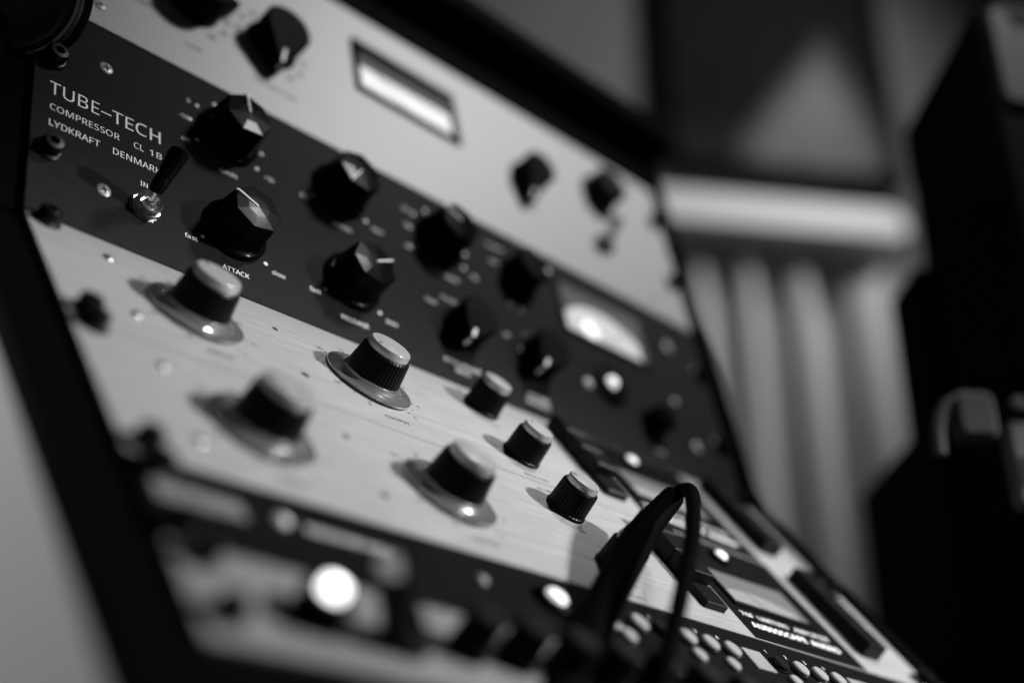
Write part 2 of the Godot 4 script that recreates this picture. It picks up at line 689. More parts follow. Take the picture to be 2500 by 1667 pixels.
# ------------------------------------------------------------------ rack furniture
func rack() -> void:
	var r := thing("rack_desk", "black studio rack desk with sloped lower section holding the units", "rack", Transform3D(Basis.IDENTITY, Vector3(0, 0, 0)))
	# side cheek profile in the (z, y) plane, metres: upper face, rounded elbow, lower face, foot
	var prof := PackedVector2Array()
	for p in [[348, 3], [60, 3], [34, 3], [12, 3]]:
		var w: Vector3 = upper * (Vector3(0, p[0], p[1]) * MM)
		prof.append(Vector2(w.z, w.y))
	for p in [[-12, 3], [-40, 3], [-330, 3]]:
		var w: Vector3 = lower * (Vector3(0, p[0], p[1]) * MM)
		prof.append(Vector2(w.z, w.y))
	prof.append(Vector2(prof[-1].x - 0.03, 0.0))
	prof.append(Vector2(-0.36, 0.0))
	prof.append(Vector2(-0.36, prof[0].y))
	var z_to_x := PackedVector2Array()
	for p in prof:
		z_to_x.append(p * 1000.0)
	var trim := PackedVector2Array()
	for i in 7:
		trim.append(z_to_x[i])
	for i in 7:
		var p := prof[6 - i] * 1000.0
		trim.append(p + Vector2(-9.0, -3.0 if i < 3 else -1.0))
	var board := PackedVector2Array()
	for i in prof.size():
		board.append(prof[i] * 1000.0 + (Vector2(-9.3, -3.0 if i > 3 else -1.0) if i < 7 else Vector2.ZERO))
	for side in [["front_trim", -29.5, -15.0, trim, "rack_black"], ["side_board", -29.0, -15.2, board, "side_laminate"], ["front_trim", 484.0, 497.0, trim, "rack_black"], ["side_board", 484.2, 496.5, board, "rack_black"]]:
		var outline: PackedVector2Array = side[3]
		if Geometry2D.is_polygon_clockwise(outline):
			outline.reverse()
		var st := start()
		extrude(st, outline, -side[2], -side[1], 0.8 if side[0] == "front_trim" else 0.0)
		# the outline lies in (z, y): turn it so that its depth runs along x
		var o := part(side[0], st.commit(), M[side[4]], r)
		o.transform = Transform3D(Basis(Vector3(0, 0, 1), Vector3(0, 1, 0), Vector3(-1, 0, 0)), Vector3.ZERO)
	# mounting rails
	for k in 2:
		var sec: Transform3D = upper if k == 0 else lower
		for x in [[-14.0, 14.0], [468.0, 483.0]]:
			var st := start()
			if k == 0:
				box(st, x[0], 0, -6, x[1], 345, -3.2, 0.6)
			else:
				box(st, x[0], -330, -6, x[1], 0, -3.2, 0.6)
			var o := part("rail", st.commit(), M.rack_black, r)
			o.transform = sec
		if k == 0:
			var b := start()
			box(b, -15, 268.3, -4, 484, 302, -0.5, 0.6)
			var o2 := part("blank_panel", b.commit(), M.rack_black, r)
			o2.transform = sec
			b = start()
			extrude(b, PackedVector2Array([Vector2(-31, 303), Vector2(500, 303), Vector2(500, 325), Vector2(-31, 325)]), -320, 24, 3.0)
			o2 = part("top_board", b.commit(), M.rack_black, r)
			o2.transform = sec
		else:
			var b := start()
			box(b, -15, -330, -4, 484, -267.4, -0.8, 0.6)
			var o2 := part("lower_blank_panel", b.commit(), M.rack_black, r)
			o2.transform = sec
	# dark interior
	var st2 := start()
	box(st2, -15, -320, -190, 484, 0, -186)
	var back := part("inner_back", st2.commit(), M.void_black, r)
	back.transform = lower
	st2 = start()
	box(st2, -15, -30, -190, 484, 302, -186)
	back = part("inner_back", st2.commit(), M.void_black, r)
	back.transform = upper


# ------------------------------------------------------------------ top unit
func pointer_knob(parent: Node3D, x: float, y: float, r: float, h: float, reach: float, aim: float, line_from: float, drop := 0.22) -> MeshInstance3D:
	# round-backed pointer knob whose nose carries a white line; aim in degrees, 0 = right
	var pts := PackedVector2Array()
	var n := 18
	var open := acos(r * 0.62 / reach)
	for k in n + 1:
		var a := open + (TAU - 2 * open) * k / n
		pts.append(Vector2(cos(a), sin(a)) * r)
	pts.append(Vector2(reach, -r * 0.15))
	pts.append(Vector2(reach, r * 0.15))
	var st := start()
	# the nose slopes down from the round back to its tip
	var hi := func(p: Vector2) -> float: return h - maxf(0.0, p.x - r * 0.1) / (reach - r * 0.1) * h * drop
	var inner := inset(pts, 1.4)
	for i in pts.size():
		var j := (i + 1) % pts.size()
		var a0 := pts[i]
		var a1 := pts[j]
		var b0 := inner[i]
		var b1 := inner[j]
		var za: float = hi.call(a0) - 1.4
		var zb: float = hi.call(a1) - 1.4
		var zc: float = hi.call(b1)
		var zd: float = hi.call(b0)
		quad(st, Vector3(a0.x, a0.y, 1.8), Vector3(a1.x, a1.y, 1.8), Vector3(a1.x, a1.y, zb), Vector3(a0.x, a0.y, za))
		quad(st, Vector3(a0.x, a0.y, za), Vector3(a1.x, a1.y, zb), Vector3(b1.x, b1.y, zc), Vector3(b0.x, b0.y, zd))
		tri(st, Vector3(0, 0, h), Vector3(b0.x, b0.y, zd), Vector3(b1.x, b1.y, zc))
	var k := part("pointer_knob", st.commit(), M.pointer_black, parent, Vector3(x, y, 0), deg_to_rad(aim))
	part("skirt", lathe([Vector2(r * 1.12, 0), Vector2(r * 1.12, 0.9), Vector2(r * 1.02, 1.8), Vector2(0, 1.9)], 40), M.bakelite, k)
	st = start()
	var z0: float = hi.call(Vector2(line_from, 0)) + 0.12
	var z1: float = hi.call(Vector2(reach - 1.2, 0)) + 0.12
	quad(st, Vector3(line_from, -0.9, z0), Vector3(reach - 1.2, -0.9, z1), Vector3(reach - 1.2, 0.9, z1), Vector3(line_from, 0.9, z0))
	quad(st, Vector3(reach + 0.06, -0.9, z1 * 0.5), Vector3(reach + 0.06, 0.9, z1 * 0.5), Vector3(reach + 0.06, 0.9, z1 - 1.5), Vector3(reach + 0.06, -0.9, z1 - 1.5))
	part("pointer_line", st.commit(), M.pointer_white, k)
	return k


func levelling_amplifier() -> void:
	var u := thing("levelling_amplifier", "silver three-unit levelling amplifier with lit meter, top of the rack", "audio unit", upper * Transform3D(Basis.IDENTITY, Vector3(0, 133.35, 0) * MM))
	faceplate(u, 482.6, 133.35, M.silver_paint)
	for s in [[31, 15.5], [449, 17], [31, 117], [449, 117]]:
		panel_screw(u, s[0], s[1], 0.0, 3.0, "silver_paint" if s[0] > 100 else "screw_metal")
	for s in [[8.8, 37.6], [8.8, 95.0], [473.8, 40.0], [473.8, 98.0]]:
		rack_screw(u, s[0], s[1])
	# two large pointer knobs with dial numbers
	var kx := [[83.5, 56.0, 20.0], [134.0, 57.0, 266.0]]
	var names := ["GAIN", "PEAK REDUCTION"]
	for i in 2:
		var c: Array = kx[i]
		var st := start()
		for k in 11:
			var a := deg_to_rad(240.0 - 30.0 * k)
			var nx: float = c[0] + cos(a) * 22.0
			var ny: float = c[1] + sin(a) * 22.0
			var nw := 1.4 + 1.3 * str(k * 10).length()
			write(st, str(k * 10), nx - nw / 2, nx + nw / 2, ny - 1.9, ny + 1.9, 0.06, 0.0, bold_font)
			var b := a - deg_to_rad(15.0)
			if k < 10:
				bar(st, c[0] + cos(b) * 19.0, c[1] + sin(b) * 19.0, c[0] + cos(b) * 21.0, c[1] + sin(b) * 21.0, 0.5, 0.01, 0.06)
		word(st, names[i], c[0], c[1] - 34.5, 3.2, 0.75 if i == 0 else 0.62)
		part("dial_numbers", st.commit(), M.black_print, u)
		pointer_knob(u, c[0], c[1], 14.5, 18.0, 25.0, c[2], 16.0, 0.42)
	var lt := start()
	word(lt, "LIMIT", 50, 41.0, 3.4, 0.72)
	word(lt, "COMPRESS", 57, 35.0, 3.4, 0.72)
	part("lettering", lt.commit(), M.black_print, u)
	# meter
	var mx := 235.0
	var frame := start()
	for b in [[194.5, 61.5, 276.5, 65.2], [194.5, 94.0, 276.5, 105.5], [194.5, 65.2, 198.0, 94.0], [271.0, 65.2, 276.5, 94.0]]:
		box(frame, b[0], b[1], 0, b[2], b[3], 2.5, 0.8)
	var meter := part("level_meter", frame.commit(), M.meter_bezel, u)
	part("meter_shade", slab(rect(198, 84.5, 271, 94.0), 0.1, 0.8), M.meter_shade, meter)  # dark plate standing in for the bezel shade on the upper face
	part("meter_face", slab(rect(198, 65.2, 271, 84.5), 0.1, 0.5), M.meter_glow, meter)
	var sc := start()
	for k in 11:
		var a := deg_to_rad(122.0 - 6.4 * k)
		bar(sc, mx + cos(a) * 44, 38 + sin(a) * 44, mx + cos(a) * 47, 38 + sin(a) * 47, 0.5, 0.52, 0.56)
	part("meter_scale", sc.commit(), M.needle_black, meter)
	var nd := start()
	bar(nd, mx, 65.5, mx - 26, 84.2, 0.45, 1.2, 1.4)
	part("needle", nd.commit(), M.needle_black, meter)
	part("meter_glass", slab(rect(198.1, 65.3, 270.9, 93.9), 1.9, 2.2), M.glass, meter)
	# meter selector with a white nose, small power knob, toggle
	var k2 := pointer_knob(u, 334.0, 64.0, 12.0, 17.0, 25.5, 254.0, 20.0, 0.5)
	k2.set_meta("label", "pointer knob with a bright white tip")
	part("round_knob", lathe([Vector2(15.5, 0), Vector2(15.5, 2.0), Vector2(14.2, 3.0), Vector2(13.4, 15.0), Vector2(12.4, 16.2), Vector2(0, 16.4)], 40), M.knob_black, u, Vector3(411.0, 91.0, 0))
	var tg := part("toggle_switch", slab(ngon(0, 0, 8.0, 6, 0.2), 0, 3.2, 0.5), M.pointer_black, u, Vector3(404.0, 42.5, 0))
	part("bushing", lathe([Vector2(4.6, 2.0), Vector2(4.6, 6.0), Vector2(3.2, 6.2), Vector2(0, 5.0)], 24), M.nickel, tg)
	part("lever", tube([Vector3(0, 0, 0.004), Vector3(-0.002, 0.004, 0.011), Vector3(-0.004, 0.008, 0.019)], [0.0026, 0.0034, 0.0044], 14), M.nickel, tg)
	for e in [["ON", 404.0, 33.0], ["POWER", 411.0, 71.5], ["METER", 336.0, 38.0]]:
		lt = start()
		word(lt, e[0], e[1], e[2], 2.4, 0.75)
		part("caption", lt.commit(), M.black_print, u)


# ------------------------------------------------------------------ dark compressor
func faceted_knob(parent: Node3D, x: float, y: float, aim: float, k := 1.0) -> MeshInstance3D:
	# seven-sided bakelite knob on a round skirt with a white line from the centre to one corner
	var st := start()
	var rings := [[15.2, 3.2], [14.6, 8.0], [13.4, 18.9], [12.9, 19.7]]
	for i in rings.size() - 1:
		var a := ngon(0, 0, rings[i][0] * k, 7)
		var b := ngon(0, 0, rings[i + 1][0] * k, 7)
		for j in 7:
			var e := (j + 1) % 7
			quad(st, Vector3(a[j].x, a[j].y, rings[i][1] * k), Vector3(a[e].x, a[e].y, rings[i][1] * k), Vector3(b[e].x, b[e].y, rings[i + 1][1] * k), Vector3(b[j].x, b[j].y, rings[i + 1][1] * k))
	var top := ngon(0, 0, 12.9 * k, 7)
	var mid := ngon(0, 0, 6.0 * k, 7)
	for j in 7:
		var e := (j + 1) % 7
		quad(st, Vector3(top[j].x, top[j].y, 19.7 * k), Vector3(top[e].x, top[e].y, 19.7 * k), Vector3(mid[e].x, mid[e].y, 20.2 * k), Vector3(mid[j].x, mid[j].y, 20.2 * k))
		tri(st, Vector3(mid[j].x, mid[j].y, 20.2 * k), Vector3(mid[e].x, mid[e].y, 20.2 * k), Vector3(0, 0, 20.4 * k))
	var o := part("faceted_knob", st.commit(), M.bakelite, parent, Vector3(x, y, 0), deg_to_rad(aim))
	part("skirt", lathe([Vector2(16.6 * k, 0), Vector2(17.0 * k, 0.8), Vector2(17.0 * k, 2.2), Vector2(16.3 * k, 3.0), Vector2(14.0 * k, 3.6), Vector2(0, 3.7)], 56, 0.8), M.bakelite, o)
	st = start()
	bar(st, 0.6 * k, 0, 12.6 * k, 0, 0.75, 19.6 * k, 20.72 * k)
	bar(st, 12.4 * k, 0, 13.15 * k, 0, 0.75, 18.6 * k, 20.2 * k)
	part("pointer_line", st.commit(), M.pointer_white, o)
	return o


func dial(st: SurfaceTool, x: float, y: float, r: float, n: int, a0: float, a1: float, size: float) -> void:
	for k in n:
		var a := deg_to_rad(lerpf(a0, a1, float(k) / (n - 1)))
		dot(st, x + cos(a) * r, y + sin(a) * r, size)


func compressor() -> void:
	var u := thing("tube_compressor", "dark three-unit tube compressor with faceted black knobs and white lettering", "audio unit", upper)
	faceplate(u, 482.6, 133.0, M.blue_enamel)
	for s in [[35, 106.5], [35.4, 28.8], [447, 106.9], [448.3, 28.8]]:
		panel_screw(u, s[0], s[1], 0.0, 3.5)
	for s in [[8.8, 38.5], [8.8, 95.5], [474.0, 38.5], [474.0, 95.5]]:
		rack_screw(u, s[0], s[1])
	var st := start()
	write(st, "TUBE", 8.0, 32.2, 73.2, 80.9)
	bar(st, 33.0, 76.6, 38.2, 76.6, 0.75, 0.01, 0.06)
	write(st, "TECH", 38.6, 63.8, 73.2, 80.9)
	write(st, "COMPRESSOR", 8.6, 42.6, 63.2, 67.0)
	write(st, "CL", 49.8, 54.9, 63.2, 67.0)
	write(st, "1B", 58.0, 64.4, 63.2, 66.9)
	write(st, "LYDKRAFT", 8.6, 33.0, 53.4, 57.2)
	write(st, "DENMARK", 39.4, 63.8, 53.4, 57.2)
	write(st, "IN", 53.2, 57.0, 41.5, 44.3)
	part("maker_lettering", st.commit(), M.white_print, u)
	# knobs: [x, y, aim, caption, left mark, right mark, extra marks]
	var ks := [
		[101.3, 99.6, 96.0, "GAIN", "off", "+30"],
		[102.8, 38.2, 154.0, "ATTACK", "fast", "slow"],
		[171.0, 99.8, 235.0, "RATIO", "2:1", "10:1"],
		[172.6, 38.2, 27.0, "RELEASE", "fast", "slow"],
		[241.8, 99.8, 150.0, "THRESHOLD", "off", "-40"]]
	for i in ks.size():
		var c: Array = ks[i]
		faceted_knob(u, c[0], c[1], c[2])
		st = start()
		var n := 8 if i in [0, 4] else 2
		dial(st, c[0], c[1], 20.9, n, 213.5, -33.5, 1.05)
		var w: float = c[3].length() * 2.45
		write(st, c[3], c[0] - w / 2, c[0] + w / 2, c[1] - 25.6, c[1] - 23.0)
		var hl := 2.7
		word(st, c[4], c[0] - 23.6, c[1] - 14.8, hl, 0.62)
		word(st, c[5], c[0] + 24.6, c[1] - 14.8, hl, 0.70)
		if i == 0:
			word(st, "-10", c[0] - 24.6, c[1] + 0.6, 2.7, 0.62)
			word(st, "0", c[0] - 21.6, c[1] + 13.2, 2.7)
		if i == 4:
			word(st, "+20", c[0] - 22.4, c[1] + 13.6, 2.7, 0.62)
			word(st, "0", c[0] - 23.6, c[1] + 1.2, 2.7)
		part("dial_lettering", st.commit(), M.white_print, u)
	# three selector knobs with white noses
	for c in [[304.0, 101.0, 10.0], [248.5, 39.5, 246.0], [305.0, 40.5, 240.0]]:
		pointer_knob(u, c[0], c[1], 12.4, 17.0, 18.0, c[2], 11.5)
	st = start()
	word(st, "METER", 298.5, 76.8, 2.7, 0.85)
	word(st, "input", 286.5, 106.0, 2.4, 0.6)
	word(st, "compression", 289.5, 118.6, 2.4, 0.55)
	word(st, "fixed", 228.5, 51.6, 2.4, 0.6)
	word(st, "fix./man.", 243.0, 58.4, 2.4, 0.55)
	word(st, "manual", 259.0, 51.6, 2.4, 0.6)
	word(st, "ATTACK/RELEASE", 244.5, 14.6, 2.6, 0.72)
	word(st, "SELECT", 244.5, 10.2, 2.6, 0.72)
	word(st, "SIDECHAIN", 301.0, 14.0, 2.6, 0.72)
	word(st, "BUS SELECT", 301.0, 9.6, 2.6, 0.72)
	word(st, "off", 285.0, 51.5, 2.4, 0.6)
	word(st, "1", 300.5, 58.4, 2.4)
	word(st, "2", 315.0, 51.5, 2.4)
	word(st, "POWER", 405.0, 12.0, 2.4, 0.75)
	part("lettering", st.commit(), M.white_print, u)
	# meter: grey rim, bright face cut to the arch of its glow, dark back as the unlit part
	var fr := start()
	for b in [[338.5, 77.0, 419.5, 80.0], [338.5, 115.0, 419.5, 119.0], [338.5, 80.0, 342.0, 115.0], [415.5, 80.0, 419.5, 115.0]]:
		box(fr, b[0], b[1], 0, b[2], b[3], 2.0, 0.7)
	var meter := part("compression_meter", fr.commit(), M.meter_rim_grey, u)
	part("meter_back", slab(rect(342, 80, 415.5, 115), 0.05, 0.4), M.meter_shade, meter)
	var arch := PackedVector2Array([Vector2(343.5, 80.2), Vector2(411.5, 80.2)])
	for k in 13:
		var t := k / 12.0
		arch.append(Vector2(lerpf(411.5, 343.5, t), 84.0 + 23.0 * pow(sin(PI * clampf(0.06 + 0.9 * t, 0, 1)), 0.45) * (0.85 + 0.15 * t)))
	part("meter_face", slab(arch, 0.45, 0.7), M.meter_glow_soft, meter)
	part("meter_lamp", lathe([Vector2(7, 0.7), Vector2(6, 1.2), Vector2(0, 1.5)], 24), M.lamp_glow, meter, Vector3(365, 87, 0))
	var nd := start()
	bar(nd, 378, 81, 402, 99, 0.45, 1.5, 1.7)
	part("needle", nd.commit(), M.needle_black, meter)
	part("meter_glass", slab(rect(342.1, 80.1, 415.4, 114.9), 1.75, 1.95), M.glass, meter)
	# lamp, small indicator, power knob
	var lamp := part("pilot_lamp", lathe([Vector2(13.5, 0), Vector2(13.5, 2.6), Vector2(12.2, 3.4), Vector2(5.0, 3.4), Vector2(4.4, 1.5)], 36), M.pointer_black, u, Vector3(370.0, 48.0, 0))
	part("lens", lathe([Vector2(4.2, 1.2), Vector2(4.0, 4.0), Vector2(2.8, 5.6), Vector2(0, 6.2)], 24, 0.4), M.lamp_glow, lamp)
	part("indicator", lathe([Vector2(3.4, 0), Vector2(3.2, 1.4), Vector2(0, 2.4)], 20, 0.4), M.led_dim, u, Vector3(349.5, 41.5, 0))
	part("power_knob", lathe([Vector2(10.4, 0), Vector2(10.4, 1.2), Vector2(9.4, 2.2), Vector2(8.8, 11.4), Vector2(7.8, 12.6), Vector2(0, 12.8)], 36), M.bakelite, u, Vector3(404.5, 30.5, 0))
	part("glint_stud", lathe([Vector2(2.6, 0), Vector2(2.2, 1.0), Vector2(0, 1.6)], 20, 0.4), M.screw_metal, u, Vector3(436.0, 58.5, 0))  # pale stud added in place of a bright highlight on the panel
	# toggle: nut, bushing, steel lever and black sleeve
	var tg := part("toggle_switch", slab(ngon(0, 0, 7.9, 6, deg_to_rad(37)), 0.3, 2.3, 0.6), M.nickel, u, Vector3(55.2, 28.4, 0))
	part("washer", lathe([Vector2(7.4, 0), Vector2(7.4, 0.3), Vector2(0, 0.32)], 32), M.nickel, tg)
	var bu := []
	bu.append(Vector2(6.1, 2.2))
	for k in 4:
		bu.append(Vector2(6.1, 2.5 + k * 0.75))
		bu.append(Vector2(5.75, 2.9 + k * 0.75))
	bu.append(Vector2(5.9, 5.5))
	bu.append(Vector2(5.5, 5.8))
	bu.append(Vector2(5.2, 5.5))
	bu.append(Vector2(3.6, 3.2))
	bu.append(Vector2(0, 2.8))
	part("bushing", lathe(bu, 40, 0.9), M.chrome, tg)
	part("lever_ball", lathe([Vector2(2.9, 2.9), Vector2(3.1, 4.0), Vector2(2.3, 5.3), Vector2(1.4, 5.8)], 24, 0.4), M.chrome, tg)
	part("lever", tube([Vector3(0, 0.0003, 0.004), Vector3(-0.0006, 0.0026, 0.0108)], [0.00135, 0.00125], 16), M.chrome, tg)
	var a := Vector3(-0.0006, 0.0024, 0.0100)
	var b := Vector3(-0.0010, 0.0100, 0.0312)
	var sl := []
	var rr := []
	for k in [[0.0, 0.0027], [0.01, 0.0031], [0.06, 0.0034], [0.5, 0.0040], [0.86, 0.0046], [0.94, 0.0044], [0.98, 0.0036], [1.0, 0.0022], [1.01, 0.0006]]:
		sl.append(a.lerp(b, k[0]))
		rr.append(k[1])
	part("lever_sleeve", tube(sl, rr, 28), M.bakelite, tg)


# ------------------------------------------------------------------ the two silver limiters
func hat_knob(parent: Node3D, x: float, y: float, aim: float) -> void:
	# large fluted knob with spun cap on a flared chrome skirt
	var o := part("large_knob", fluted([Vector2(13.4, 4.4), Vector2(13.4, 5.6), Vector2(11.9, 16.2), Vector2(11.2, 17.0), Vector2(9.6, 17.0)], 40, 0.42), M.knob_black, parent, Vector3(x, y, 0), deg_to_rad(aim))
	part("chrome_skirt", lathe([Vector2(21.2, 0.7), Vector2(22.0, 1.1), Vector2(21.9, 1.6), Vector2(20.4, 1.85), Vector2(18.4, 1.75), Vector2(16.6, 2.0), Vector2(15.4, 2.6), Vector2(14.7, 3.3), Vector2(14.1, 3.5), Vector2(14.4, 3.8), Vector2(13.9, 4.1), Vector2(14.2, 4.4), Vector2(13.7, 4.7), Vector2(12.6, 4.8)], 72, 0.8), M.chrome, o)
	part("spun_cap", lathe([Vector2(10.3, 16.6), Vector2(10.3, 19.6), Vector2(9.8, 20.5), Vector2(5.0, 20.65), Vector2(0, 20.7)], 64, 0.85), M.spun_cap, o)
	var st := start()
	bar(st, 6.4, 0, 8.8, 0, 0.8, 20.4, 20.72)
	part("pointer_mark", st.commit(), M.black_print, o)


func small_knob(parent: Node3D, x: float, y: float, aim: float) -> void:
	var o := part("small_knob", fluted([Vector2(10.2, 0.5), Vector2(10.2, 1.6), Vector2(9.7, 2.0), Vector2(9.2, 13.2), Vector2(8.6, 14.0), Vector2(7.4, 14.0)], 32, 0.42), M.knob_black, parent, Vector3(x, y, 0), deg_to_rad(aim))
	part("spun_cap", lathe([Vector2(7.9, 13.8), Vector2(7.9, 16.4), Vector2(7.5, 17.2), Vector2(4.0, 17.35), Vector2(0, 17.4)], 56, 0.85), M.spun_cap, o)
	var st := start()
	bar(st, 4.6, 0, 6.6, 0, 0.8, 17.1, 17.42)
	part("pointer_mark", st.commit(), M.black_print, o)


func limiter_unit() -> Node3D:
	var u := thing("limiting_amplifier", "upper of two brushed silver limiters with chrome-skirted knobs", "audio unit", lower * Transform3D(Basis.IDENTITY, Vector3(0, -88.9, 0) * MM))
	var H := 88.9
	faceplate(u, 482.6, H, M.brushed_aluminium, 0.22, 0.0)
	for s in [[8.8, 6.2], [8.8, H - 4.6], [474.2, 6.2], [474.2, H - 5.4]]:
		rack_screw(u, s[0], s[1])
	for s in [[33.5, H - 18.5], [33.5, H - 68], [450, H - 18.5], [450, H - 68]]:
		panel_screw(u, s[0], s[1], 0.0, 2.6, "nickel")
	bore(u, 114.5, H - 64.6, 2.0)
	bore(u, 114.5, H - 24.0, 1.6)
	var marks := ["0", "6", "12", "18", "24", "30", "36", "48", "∞"]
	var cx := [66.3, 157.4]
	var caps := ["INPUT", "OUTPUT"]
	for i in 2:
		var x: float = cx[i]
		var y := H - 45.4
		hat_knob(u, x, y, 118.0 if i == 0 else 196.0)
		var st := start()
		for k in marks.size():
			var a := deg_to_rad(-52.0 + 37.4 * k)
			word(st, marks[k], x + cos(a) * 27.4, y + sin(a) * 27.4, 2.7, 0.62)
			dot(st, x + cos(a) * 23.9, y + sin(a) * 23.9, 0.7)
			if k < marks.size() - 1:
				var b := a + deg_to_rad(18.7)
				dot(st, x + cos(b) * 23.9, y + sin(b) * 23.9, 0.55)
		var w := 12.6 if i == 0 else 14.0
		write(st, caps[i], x - w / 2 + 2, x + w / 2 + 2, y - 32.6, y - 30.0, 0.06, 0.0, bold_font)
		part("dial_lettering", st.commit(), M.black_print, u)
	# attack and release
	for k in 2:
		var y := H - 21.6 - 44.4 * k
		var x := 241.8
		small_knob(u, x, y, 150.0 - 40.0 * k)
		var st := start()
		for e in [[-10.8, -12.0, "1"], [10.4, -12.0, "7"], [-14.8, 3.0, "3"], [14.6, 3.0, "5"], [0.0, 15.6, "4"]]:
			if k == 0 or e[2] != "4":
				word(st, e[2], x + e[0], y + e[1], 2.3)
		if k == 0:
			word(st, "OFF", x + 0.6, y - 16.4, 2.2, 0.72)
		for a in [-128.0, -52.0, -170.0, -10.0, 160.0, 20.0]:
			bar(st, x + cos(deg_to_rad(a)) * 11.4, y + sin(deg_to_rad(a)) * 11.4, x + cos(deg_to_rad(a)) * 12.6, y + sin(deg_to_rad(a)) * 12.6, 0.5, 0.01, 0.06)
		if k == 0:
			write(st, "ATTACK", x - 8.4, x + 4.6, H - 7.9, H - 5.7)
		else:
			write(st, "RELEASE", x - 8.6, x + 7.4, H - 85.2, H - 83.0)
		part("dial_lettering", st.commit(), M.black_print, u)
	# four ratio buttons
	for col in [297.0, 427.5]:
		for k in 4:
			var y1 := H - 9.5 - 16.4 * k
			var pressed: bool = k == 3 and col < 400
			var st := start()
			box(st, 0, 0, -0.4, 15.0, 15.4, 3.6 if pressed else 8.9, 0.5)
			part("ratio_button" if col < 400 else "meter_button", st.commit(), M.knob_black, u, Vector3(col, y1 - 15.4, 0))
	# black meter field
	var mf := part("meter_field", slab(rect(322.5, 0.9, 416.5, H - 0.9), -0.3, 0.12), M.black_enamel, u)
	var st2 := start()
	write(st2, "76F", 330.2, 340.2, 19.4, 22.6, 0.2)
	write(st2, "LIMITING", 344.2, 368.2, 19.4, 22.6, 0.2)
	write(st2, "AMPLIFIER", 373.5, 403.5, 19.4, 22.6, 0.2)
	write(st2, "AUDIOSCAPE", 331.0, 375.5, 10.6, 14.8, 0.2, 0.0, bold_font)
	write(st2, "AUDIO", 379.5, 404.5, 10.6, 14.8, 0.2, 0.0, bold_font)
	part("lettering", st2.commit(), M.white_print, mf)
	var fr := start()
	for b in [[331, 27.0, 399, 30.0], [331, 55.5, 399, 58.5], [331, 30.0, 334, 55.5], [396, 30.0, 399, 55.5]]:
		box(fr, b[0], b[1], 0.1, b[2], b[3], 1.6, 0.6)
	var meter := part("level_meter", fr.commit(), M.meter_bezel, u)
	var arch := PackedVector2Array([Vector2(334.2, 30.2), Vector2(390, 30.2)])
	for k in 9:
		var t := k / 8.0
		arch.append(Vector2(lerpf(390, 334.2, t), 31.5 + 12.0 * sin(PI * (0.15 + 0.6 * t))))
	part("meter_back", slab(rect(334, 30, 396, 55.5), 0.15, 0.4), M.meter_shade, meter)
	part("meter_face", slab(arch, 0.42, 0.6), M.meter_face_dim, meter)
	var nd := start()
	bar(nd, 362, 31, 346, 52, 0.45, 0.9, 1.1)
	part("needle", nd.commit(), M.needle_black, meter)
	part("meter_glass", slab(rect(334.1, 30.1, 395.9, 55.4), 1.25, 1.45), M.glass, meter)
	var lamp := part("pilot_lamp", lathe([Vector2(6.4, 0.1), Vector2(6.4, 2.0), Vector2(5.4, 2.6), Vector2(3.5, 2.4)], 28), M.meter_bezel, u, Vector3(362.0, H - 15.0, 0))
	part("lens", lathe([Vector2(3.7, 0.6), Vector2(3.6, 2.6), Vector2(2.6, 3.8), Vector2(0, 4.3)], 24, 0.4), M.led_glow, lamp)
	return u


func limiters() -> void:
	var u := limiter_unit()
	u.set_meta("group", "pair of silver limiters")
	var c: Node3D = u.duplicate()
	c.name = numbered("limiting_amplifier")
	add_child(c)
	c.transform = lower * Transform3D(Basis.IDENTITY, Vector3(0, -177.8, 0) * MM)
	c.set_meta("label", "lower brushed silver limiter, its face crossed by the thick black cable")
	c.set_meta("category", "audio unit")
	c.set_meta("group", "pair of silver limiters")
	c.get_node("large_knob").rotation.z = deg_to_rad(140)
	c.get_node("large_knob_001").rotation.z = deg_to_rad(170)


